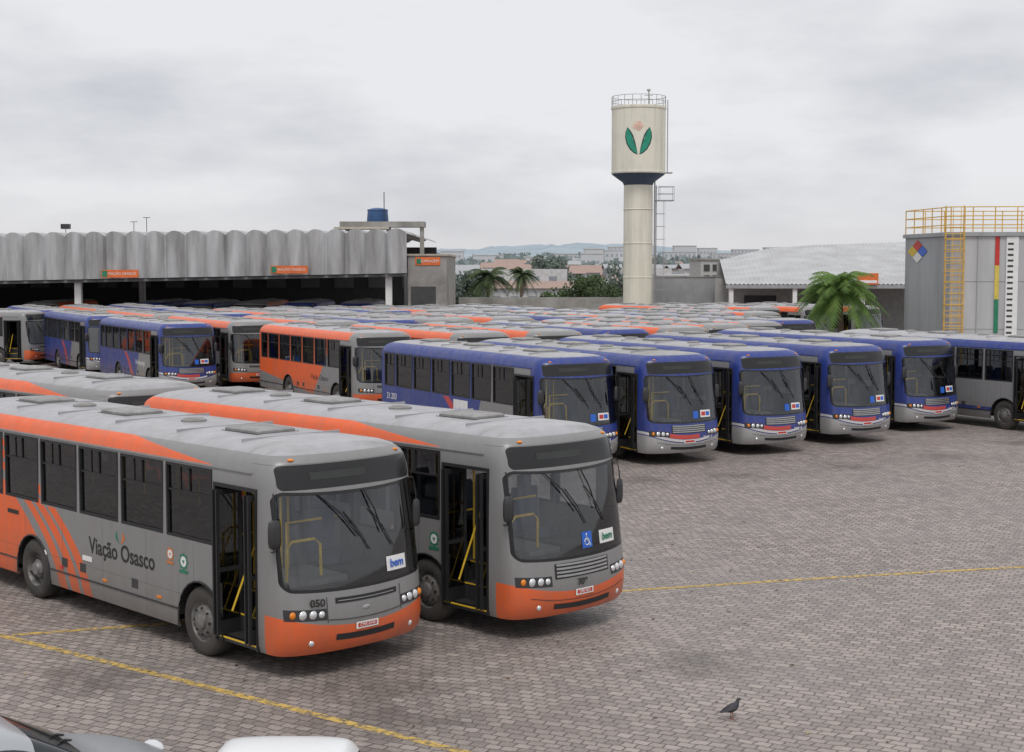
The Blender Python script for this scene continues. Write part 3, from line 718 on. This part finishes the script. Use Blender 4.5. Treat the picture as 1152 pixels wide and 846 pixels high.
w=MB(); w.box(16.0,19.2,125,133,0,6.1,0); w.box(15.9,19.3,124.9,133.1,6.1,6.25,1)
for i in range(4):
    for z in (4.3,5.2): w.box(16.25+.75*i,16.75+.75*i,124.95,124.997,z,z+.55,2)
obj('office_building',w.mesh('office',[simple('office_wall',(.5,.5,.48),.8),CONC,DARKW]))
w=MB(); w.box(-4.3,10.8,119,119.25,0,3.1,0); obj('perimeter_wall',w.mesh('pwall',[CONC]))

def tanks():
    GTm=simple('tank_grey_paint',(.36,.375,.39),.55,0,.2,.9,streak=True,dirt=(.27,.28,.285))
    GT2=simple('tank_front_grey',(.50,.51,.52),.5,0,.15,.9,streak=True,dirt=(.38,.38,.38))
    YS=simple('yellow_steel',(.72,.45,.10),.5)
    H=7.2; e=empty('fuel_tank_block')
    P=[(21.45,80.5),(22.15,74.6),(33.0,73.6),(33.0,80.5)]
    m=MB()
    for i in range(4):
        a,b=P[i],P[(i+1)%4]; m.face([(a[0],a[1],0),(b[0],b[1],0),(b[0],b[1],H),(a[0],a[1],H)],2 if i==1 else 0)  # front face takes the paler grey, the other sides the darker one
    m.face([(x,y,H) for x,y in P],0)
    cx=sum(p[0] for p in P)/4; cy=sum(p[1] for p in P)/4
    Q=[(x+(.12 if x>cx else -.12),y+(.12 if y>cy else -.12)) for x,y in P]
    for i in range(4):
        a,b=Q[i],Q[(i+1)%4]; m.face([(a[0],a[1],H-.12),(b[0],b[1],H-.12),(b[0],b[1],H+.08),(a[0],a[1],H+.08)],0)
    m.face([(x,y,H+.08) for x,y in Q],0); m.face([(x,y,H-.12) for x,y in Q],0)
    f0=Vector((*P[1],0)); f1=Vector((*P[2],0)); fd=(f1-f0).normalized(); nrm=Vector((fd.y,-fd.x,0))
    def fp(u,z,o=.0): p=f0+fd*u+nrm*o; return (p.x,p.y,z)
    for u in (1.35,2.9,5.2,7.5): m.tube([fp(u,0,.01),fp(u,H-.13,.01)],.03,0,4)
    for z in (2.4,4.8): m.tube([fp(.02,z,.005),fp(10.8,z,.005)],.018,0,4)
    edges=[(P[i],P[(i+1)%4]) for i in range(4)]
    for a,b in edges:
        a3=Vector((*a,0)); b3=Vector((*b,0)); n=max(2,int((b3-a3).length/1.0))
        for k in range(n):
            p=a3.lerp(b3,k/n); m.tube([(p.x,p.y,H+.05),(p.x,p.y,H+1.35)],.03,1,5)
        for z in (.45,.9,1.35): m.tube([(a[0],a[1],H+z),(b[0],b[1],H+z)],.028,1,5)
    def lp(s,o,z): p=f0+fd*(.15+s)+nrm*(.2+o); return (p.x,p.y,z)
    for s in (-.45,.45): m.tube([lp(s,0,.4),lp(s,0,H+1.4)],.035,1,5)
    z=.6
    while z<H+.2: m.tube([lp(-.45,0,z),lp(.45,0,z)],.022,1,4); z+=.3
    z=2.0
    while z<H+1.4:
        m.tube([lp(.5*math.cos(t),.6*math.sin(t),z) for t in [math.pi*k/8 for k in range(9)]],.022,1,4); z+=.55
    for k in (1,3,5,7):
        t=math.pi*k/8; m.tube([lp(.5*math.cos(t),.6*math.sin(t),2.0),lp(.5*math.cos(t),.6*math.sin(t),H+1.3)],.018,1,4)
    obj('tank_walls_ladder_and_rail',m.mesh('tank',[GTm,YS,GT2]),e)
    s=MB(); a=Vector((*P[1],0)); b=Vector((*P[0],0)); d=(b-a).normalized(); nn=Vector((-1,-.12,0)).normalized()
    zc=6.35; h=.62
    def dp(u,z): p=a+d*(4.2+u*2.2)+nn*.03; return (p.x,p.y,zc+z)
    for (u,v),mt in (((0,h/2),3),((-h/2,0),0),((h/2,0),2),((0,-h/2),1)):
        s.face([dp(u,v+h*.48),dp(u+h*.48,v),dp(u,v-h*.48),dp(u-h*.48,v)],mt)
    obj('hazard_diamond_sign',s.mesh('diamond',[BLUEP,WHITE,simple('hazard_yellow',(.7,.5,.05),.5),REDP]),e)
    s=MB()
    for z0,z1,mt in ((5.6,7.05,0),(3.9,5.6,1),(2.2,3.9,2)):
        s.face([fp(2.2,z0,.04),fp(2.42,z0,.04),fp(2.42,z1,.04),fp(2.2,z1,.04)],mt)
    s.face([fp(2.75,1.5,.05),fp(3.35,1.5,.05),fp(3.35,7.05,.05),fp(2.75,7.05,.05)],3)
    z=1.6
    while z<6.9: s.face([fp(2.82,z,.06),fp(3.1,z,.06),fp(3.1,z+.1,.06),fp(2.82,z+.1,.06)],4); z+=.28
    obj('level_gauge_board',s.mesh('gauge',[REDP,simple('gauge_yellow',(.7,.55,.1),.5),GREENP,WHITE,PLAST]),e)
tanks()

# ---------------------------------------------------------------- vegetation
def leafmat(name,c,d):
    m,nt,out,tc=newmat(name); n=NOISE(nt,tc.outputs['Object'],1.1,4)
    cc=MIX(nt,RAMP(nt,n,.35,.65),d,c)
    p=PRIN(nt,cc,.6,0,.3); t=nt.nodes.new('ShaderNodeBsdfTranslucent'); nt.links.new(cc,t.inputs[0])
    mx=nt.nodes.new('ShaderNodeMixShader'); mx.inputs[0].default_value=.35; nt.links.new(p,mx.inputs[1]); nt.links.new(t.outputs[0],mx.inputs[2]); nt.links.new(mx.outputs[0],out.inputs[0]); return m
PG=leafmat('palm_green',(.20,.32,.08),(.09,.17,.04)); DG=leafmat('leaf_green',(.12,.17,.07),(.045,.075,.035)); HG=leafmat('hazy_leaf',(.19,.23,.19),(.12,.155,.14))  # the last leaf colour has distance haze mixed in
BARK=simple('bark',(.16,.12,.09),.9,bump=.4)
def palm(x,y,h,cr,nf,mat,seed,name='palm_tree'):
    rg=random.Random(seed); m=MB()
    m.tube([(0,0,0),(.05,0,h*.5),(0,.05,h)],[.2,.16,.15],1,8)
    for i in range(nf):
        a=rg.uniform(0,2*math.pi); el=rg.uniform(-.35,1.35); ln=cr*rg.uniform(.8,1.15); pts=[]
        for k in range(9):
            t=k/8; rr=ln*t*math.cos(el*(1-t*.3)); zz=h+ln*(math.sin(el)*t-(.55+.3*math.cos(el))*t*t)
            pts.append(Vector((rr*math.cos(a),rr*math.sin(a),zz)))
        m.tube(pts,[.03*(1-.8*k/8) for k in range(9)],0,4)
        sd=Vector((-math.sin(a),math.cos(a),0))
        for k in range(1,26):
            t=k/26*8; j=min(7,int(t)); p=pts[j].lerp(pts[j+1],t-j); d=(pts[j+1]-pts[j]).normalized()
            ll=cr*.30*math.sin(math.pi*(.12+.8*k/26))
            for s in (-1,1):
                tip=p+(sd*s*.85+d*.5+Vector((0,0,-.45+rg.uniform(-.2,.15)))).normalized()*ll*rg.uniform(.8,1.1)
                m.face([p+d*.05,p-d*.05,tip],0)
    return obj(name,m.mesh(name,[mat,BARK]),None,(x,y,0),(0,0,rg.uniform(0,3)))
palm(18.3,82,4.3,2.6,70,PG,3)
palm(-2.1,132,4.6,2.7,38,DG,5)
palm(1.0,150,4.8,2.0,30,DG,9)
def tree(x,y,h,r,n,mat,seed,name='leafy_tree',ls=.22):
    rg=random.Random(seed); m=MB()
    m.tube([(0,0,0),(.1,0,h*.35),(0,.1,h*.6)],[.22,.16,.08],1,8)
    cl=[]
    for i in range(16):
        a=rg.uniform(0,6.28); q=rg.uniform(.1,.8)*r; c=Vector((q*math.cos(a),q*math.sin(a),h*.62+rg.uniform(-.25,.35)*h)); cl.append((c,rg.uniform(.28,.5)*r))
        m.tube([(0,0,h*.4),tuple(c*.6+Vector((0,0,h*.2))),tuple(c)],[.08,.05,.02],1,5)
    for i in range(n):
        c,cr=rg.choice(cl); d=Vector((rg.gauss(0,1),rg.gauss(0,1),rg.gauss(0,.8))).normalized()*cr*rg.uniform(.5,1.05)**.6; p=c+d
        u=Vector((rg.gauss(0,1),rg.gauss(0,1),rg.gauss(0,1))).normalized()*ls; v=u.orthogonal().normalized()*ls*.6
        m.face([p-u,p-v,p+u,p+v],0)
    return obj(name,m.mesh(name,[mat,BARK]),None,(x,y,0))
tree(5.6,121.5,4.6,1.9,1800,DG,1,ls=.16); tree(4.1,123,3.9,1.6,1400,DG,2,ls=.15); tree(7.6,126,5.0,1.8,1400,DG,12,ls=.16)
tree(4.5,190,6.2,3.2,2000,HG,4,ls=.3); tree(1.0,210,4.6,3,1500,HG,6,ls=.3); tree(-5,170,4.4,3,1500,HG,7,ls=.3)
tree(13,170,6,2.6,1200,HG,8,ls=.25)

# ---------------------------------------------------------------- distance
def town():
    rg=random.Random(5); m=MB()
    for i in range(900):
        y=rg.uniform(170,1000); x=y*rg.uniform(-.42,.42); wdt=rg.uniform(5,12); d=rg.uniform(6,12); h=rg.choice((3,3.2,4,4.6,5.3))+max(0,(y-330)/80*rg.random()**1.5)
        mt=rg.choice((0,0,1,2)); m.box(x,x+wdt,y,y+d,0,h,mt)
        o=.4; rh=rg.uniform(.6,1.5)
        if rg.random()<.6:
            m.face([(x-o,y-o,h+.01),(x+wdt+o,y-o,h+.01),(x+wdt+o,y+d/2,h+rh),(x-o,y+d/2,h+rh)],3 if rg.random()<.6 else 4); m.face([(x-o,y+d+o,h+.01),(x+wdt+o,y+d+o,h+.01),(x+wdt+o,y+d/2,h+rh),(x-o,y+d/2,h+rh)],3)
        for q in range(int(h/2.6)):
            for k in range(int(wdt/2.2)):
                m.box(x+.6+k*2.2,x+1.6+k*2.2,y-.03,y-.005,h-1.9-2.6*q,h-.9-2.6*q,5)
    obj('distant_town',m.mesh('town',[simple('hazy_town_white',(.55,.56,.57),.8),simple('hazy_town_beige',(.46,.43,.40),.8),simple('hazy_town_grey',(.36,.39,.42),.8),simple('hazy_town_tile',(.38,.27,.23),.8),simple('hazy_town_roofgrey',(.40,.41,.43),.8),simple('hazy_town_window',(.26,.29,.32),.6)]))  # wall, roof and window colours are paled to stand for distance haze
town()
AW=simple('hazy_render',(.58,.60,.62),.8); AWN=simple('hazy_window',(.36,.39,.43),.6)  # aerial haze is baked into both block colours
for x,y,wd,h in ((28,600,9,11),(39,620,10,12.5),(52,610,8,10.5),(66,640,14,12),(95,700,20,12),(-60,700,14,12),(80,560,9,9.5),(112,650,9,14),(130,700,12,12),(60,760,10,15),(20,720,12,12),(-18,680,14,11),(34,690,9,14),(46,700,9,15),(57,720,9,13),(88,800,12,17),(104,820,10,16),(120,800,14,15),(5,640,10,10),(-34,700,11,13)):
    m=MB(); m.box(0,wd,0,9,0,h,0); m.box(-.2,wd+.2,-.2,9.2,h,h+.4,0)
    for k in range(int(wd/2)):
        for q in range(int(h/3)): m.box(.5+2*k,1.5+2*k,-.05,-.01,1+3*q,2.3+3*q,1)
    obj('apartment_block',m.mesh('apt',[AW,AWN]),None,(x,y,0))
def hills():
    m=MB(); rows=[]
    for j in range(9):
        y=1300+j*190; row=[]
        for i in range(481):
            x=-2400+10*i
            n=math.sin(x*.0031+1.2)+.6*math.sin(x*.0083+j*.3)+.35*math.sin(x*.021+2+j)+.2*math.sin(x*.05+j*2)+.14*math.sin(x*.11+j)+.1*math.sin(x*.23+j*3)+.08*math.sin(x*.41)
            hh=max(0,(19+7*n))*math.sin(math.pi*min(1,(j+.0)/8*1.0))**.7 if j else 0
            row.append((x,y,hh*(1+j*.05)))
        rows.append(row)
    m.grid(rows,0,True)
    obj('hills',m.mesh('hills',[simple('hazy_hill',(.34,.40,.45),.95,0,.25,.02,dirt=(.26,.32,.36))]))  # hill colour lightened and blued to imitate aerial haze
    rg=random.Random(3); t=MB()
    for c in range(520):
        y=rg.uniform(450,1250); x=y*rg.uniform(-.4,.4); h=rg.uniform(4,9)+(y-450)/700*8; r=rg.uniform(3,7)
        for k in range(46):
            p=Vector((x+rg.gauss(0,r*.6),y+rg.gauss(0,r*.5),h*rg.uniform(.25,1))); s=rg.uniform(.7,1.5)
            u=Vector((rg.gauss(0,1),rg.gauss(0,.4),rg.gauss(0,1))).normalized()*s; v=Vector((-u.z,0,u.x))*.8
            t.face([p-u,p-v,p+u,p+v],0)
    obj('distant_trees',t.mesh('dtrees',[simple('hazy_foliage',(.24,.29,.29),.9,0,.3,.05,dirt=(.17,.21,.215))]))  # foliage colour greyed so it carries the distance haze
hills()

# ---------------------------------------------------------------- cars at the foot of the picture
def car(x,y,deg,col,nm='parked_car'):
    e=empty(nm,(x,y,0),R(deg)); m=MB()
    S=[(0,.55,.62,.62,.45),(-.12,.66,.74,.72,.5),(-.55,.82,.92,.80,.6),(-1.0,.9,1.0,.83,.66),(-1.12,.92,1.04,.84,.66),(-1.80,.95,1.42,.84,.56),(-2.0,.95,1.46,.84,.57),(-2.7,.96,1.49,.84,.58),(-3.35,.97,1.45,.84,.57),(-3.5,.97,1.42,.83,.56),(-3.95,.95,1.02,.80,.62),(-4.05,.7,.76,.76,.6)]
    rows=[]
    for X,zb,zt,wb,wt in S:
        h=[(wb*.9,.24),(wb,.42),(wb*1.0,zb-.05),(wb*.985,zb),(wt,zt-.05),(wt*.9,zt),(wt*.4,zt+.012)]
        rows.append([(X,-a,b) for a,b in h]+[(X,a,b) for a,b in reversed(h)])
    n=len(rows[0])
    for i in range(len(rows)-1):
        for j in range(n):
            k=(j+1)%n; mt=0
            jj=min(j,n-2-j) if j<n-1 else -1
            if jj==3 and 4<=i<=9: mt=1
            if jj in(4,5,6) and (i==4 or i==9): mt=1
            if jj==-1: mt=2
            m.face([rows[i][j],rows[i][k],rows[i+1][k],rows[i+1][j]],mt,True)
    m.face(rows[0],0); m.face(rows[-1],0)
    me=m.mesh('car_body',[col,simple('car_glass',(.03,.035,.04),.06,0,.1),UNDER],merge=True,angle=60)
    o=obj('body',me,e); sb=o.modifiers.new('s','SUBSURF'); sb.levels=2; sb.render_levels=2
    t=MB()
    for X in (-.8,-3.25):
        for s in (-1,1):
            t.lathe([(.2,.01),(.27,.015),(.31,-.02),(.31,-.18),(.2,-.2)],(X,s*.84,.31),'y',0,24,s); t.lathe([(.2,.0),(.15,-.02),(.06,.01),(0,.01)],(X,s*.84,.31),'y',1,20,s)
    for s in (-1,1):
        t.ell((-.12,s*.5,.70),(.10,.15,.07),2); t.ell((-1.45,s*.93,1.0),(.07,.11,.07),3); t.ell((-3.98,s*.62,.85),(.06,.1,.12),4)
        t.tube([(-1.10,s*.1+.25,1.05),(-1.26,s*.1+.0,1.15),(-1.40,s*.1-.25,1.23)],.012,0,4)
    t.box(-.02,.03,-.26,.26,.42,.52,1)
    obj('wheels_lamps_and_mirrors',t.mesh('car_bits',[BLACK,SILV,LAMP,col,REDP]),e)
SILC=simple('silver_car_paint',(.42,.44,.46),.25,.3,.05); WHC=simple('white_car_paint',(.80,.81,.82),.22,0,.04)
car(-3.2,14.15,38,SILC)
car(-1.93,9.1,-90,WHC)

# ---------------------------------------------------------------- pigeon
def pigeon():
    m=MB(); ctr=[(-.155,.10,.004,.030),(-.12,.108,.008,.034),(-.08,.118,.022,.036),(-.04,.13,.042,.044),(0,.142,.054,.052),(.035,.155,.053,.052),(.06,.175,.040,.040),(.072,.20,.026,.027),(.08,.222,.021,.022),(.092,.240,.021,.022),(.108,.245,.016,.016),(.118,.243,.006,.007),(.14,.236,.002,.002)]
    rows=[]
    for i,(x,z,rz,ry) in enumerate(ctr):
        tilt=[.1,.1,.15,.2,.25,.45,.9,1.2,1.3,.7,.1,0,-.1][i]
        d=Vector((math.cos(tilt),0,math.sin(tilt))); u=Vector((-d.z,0,d.x))
        rows.append([Vector((x,0,z))+u*rz*math.cos(t)+Vector((0,1,0))*ry*math.sin(t) for t in [2*math.pi*k/14 for k in range(14)]])
    m.grid(rows,0,True,True); m.face(rows[0],0)
    for s in (-1,1):
        m.grid([[(.03,s*.05,.175),(-.03,s*.048,.165),(-.10,s*.036,.13),(-.15,s*.018,.108)],[(.035,s*.057,.145),(-.03,s*.058,.13),(-.10,s*.042,.113),(-.15,s*.02,.10)]],2,True)
        m.tube([(0,s*.022,.10),(.005,s*.024,.05),(-.005,s*.024,.012)],[.009,.005,.004],1,6)
        for a in (-.5,0,.5,3.14): m.tube([(-.005,s*.024,.01),(-.005+.032*math.cos(a),s*.024+.032*math.sin(a),.004)],.0035,1,4)
        m.ell((.1,s*.019,.248),(.003,.002,.003),1,6,4)
    o=obj('pigeon',m.mesh('pigeon',[simple('dark_plumage',(.035,.035,.045),.6,0,.4,30),simple('pigeon_leg',(.25,.08,.06),.6),simple('wing_plumage',(.06,.06,.07),.6)]),None,(2.68,17.6,0),(0,0,R(20)))
pigeon()

# ---------------------------------------------------------------- world, sun, camera
wd=bpy.data.worlds.new('World'); scene.world=wd; wd.use_nodes=True; nt=wd.node_tree; nt.nodes.clear()
out=nt.nodes.new('ShaderNodeOutputWorld'); bg=nt.nodes.new('ShaderNodeBackground'); bg.inputs[1].default_value=.1
sky=nt.nodes.new('ShaderNodeTexSky'); sky.sky_type='NISHITA'; sky.sun_disc=False; sky.sun_elevation=R(58); sky.sun_rotation=R(180)
tc=nt.nodes.new('ShaderNodeTexCoord'); gv=tc.outputs['Generated']
n1=NOISE(nt,gv,3.4,8,.52,(1,1,3.2)); n2=NOISE(nt,gv,1.5,3,.5,(1,1,4.)); n3=NOISE(nt,gv,9.,6,.55,(1,1,3.))
f=RAMP(nt,M(nt,'ADD',M(nt,'ADD',M(nt,'MULTIPLY',n1,.5),M(nt,'MULTIPLY',n2,.32)),M(nt,'MULTIPLY',n3,.18)),.43,.57)
cl=MIX(nt,f,(5.5,5.65,6.15),(8.3,8.35,8.6))
sp=nt.nodes.new('ShaderNodeSeparateXYZ'); nt.links.new(gv,sp.inputs[0])
hz=RAMP(nt,sp.outputs[2],0.,.06,.75,0.); cl=MIX(nt,hz,cl,(7.2,7.1,7.25))
up=RAMP(nt,sp.outputs[2],.10,.25,0.,.7); cl=MIX(nt,up,cl,(8.6,8.6,8.8))
c=MIX(nt,.95,sky.outputs[0],cl); nt.links.new(c,bg.inputs[0]); nt.links.new(bg.outputs[0],out.inputs[0])
sl=bpy.data.lights.new('sun','SUN'); sl.energy=1.5; sl.angle=R(20); sl.color=(1,.97,.93)
so=obj('sun',sl); so.rotation_euler=(R(32),0,0)
cd=bpy.data.cameras.new('camera'); cam=obj('camera',cd,None,(0,0,5.5)); cam.rotation_euler=(R(90-4.22),0,0)
cd.sensor_width=36; cd.lens=1655/1152*36; cd.clip_end=8000; cd.clip_start=.1
scene.camera=cam
scene.view_settings.view_transform='Standard'; scene.view_settings.look='None'; scene.view_settings.exposure=0
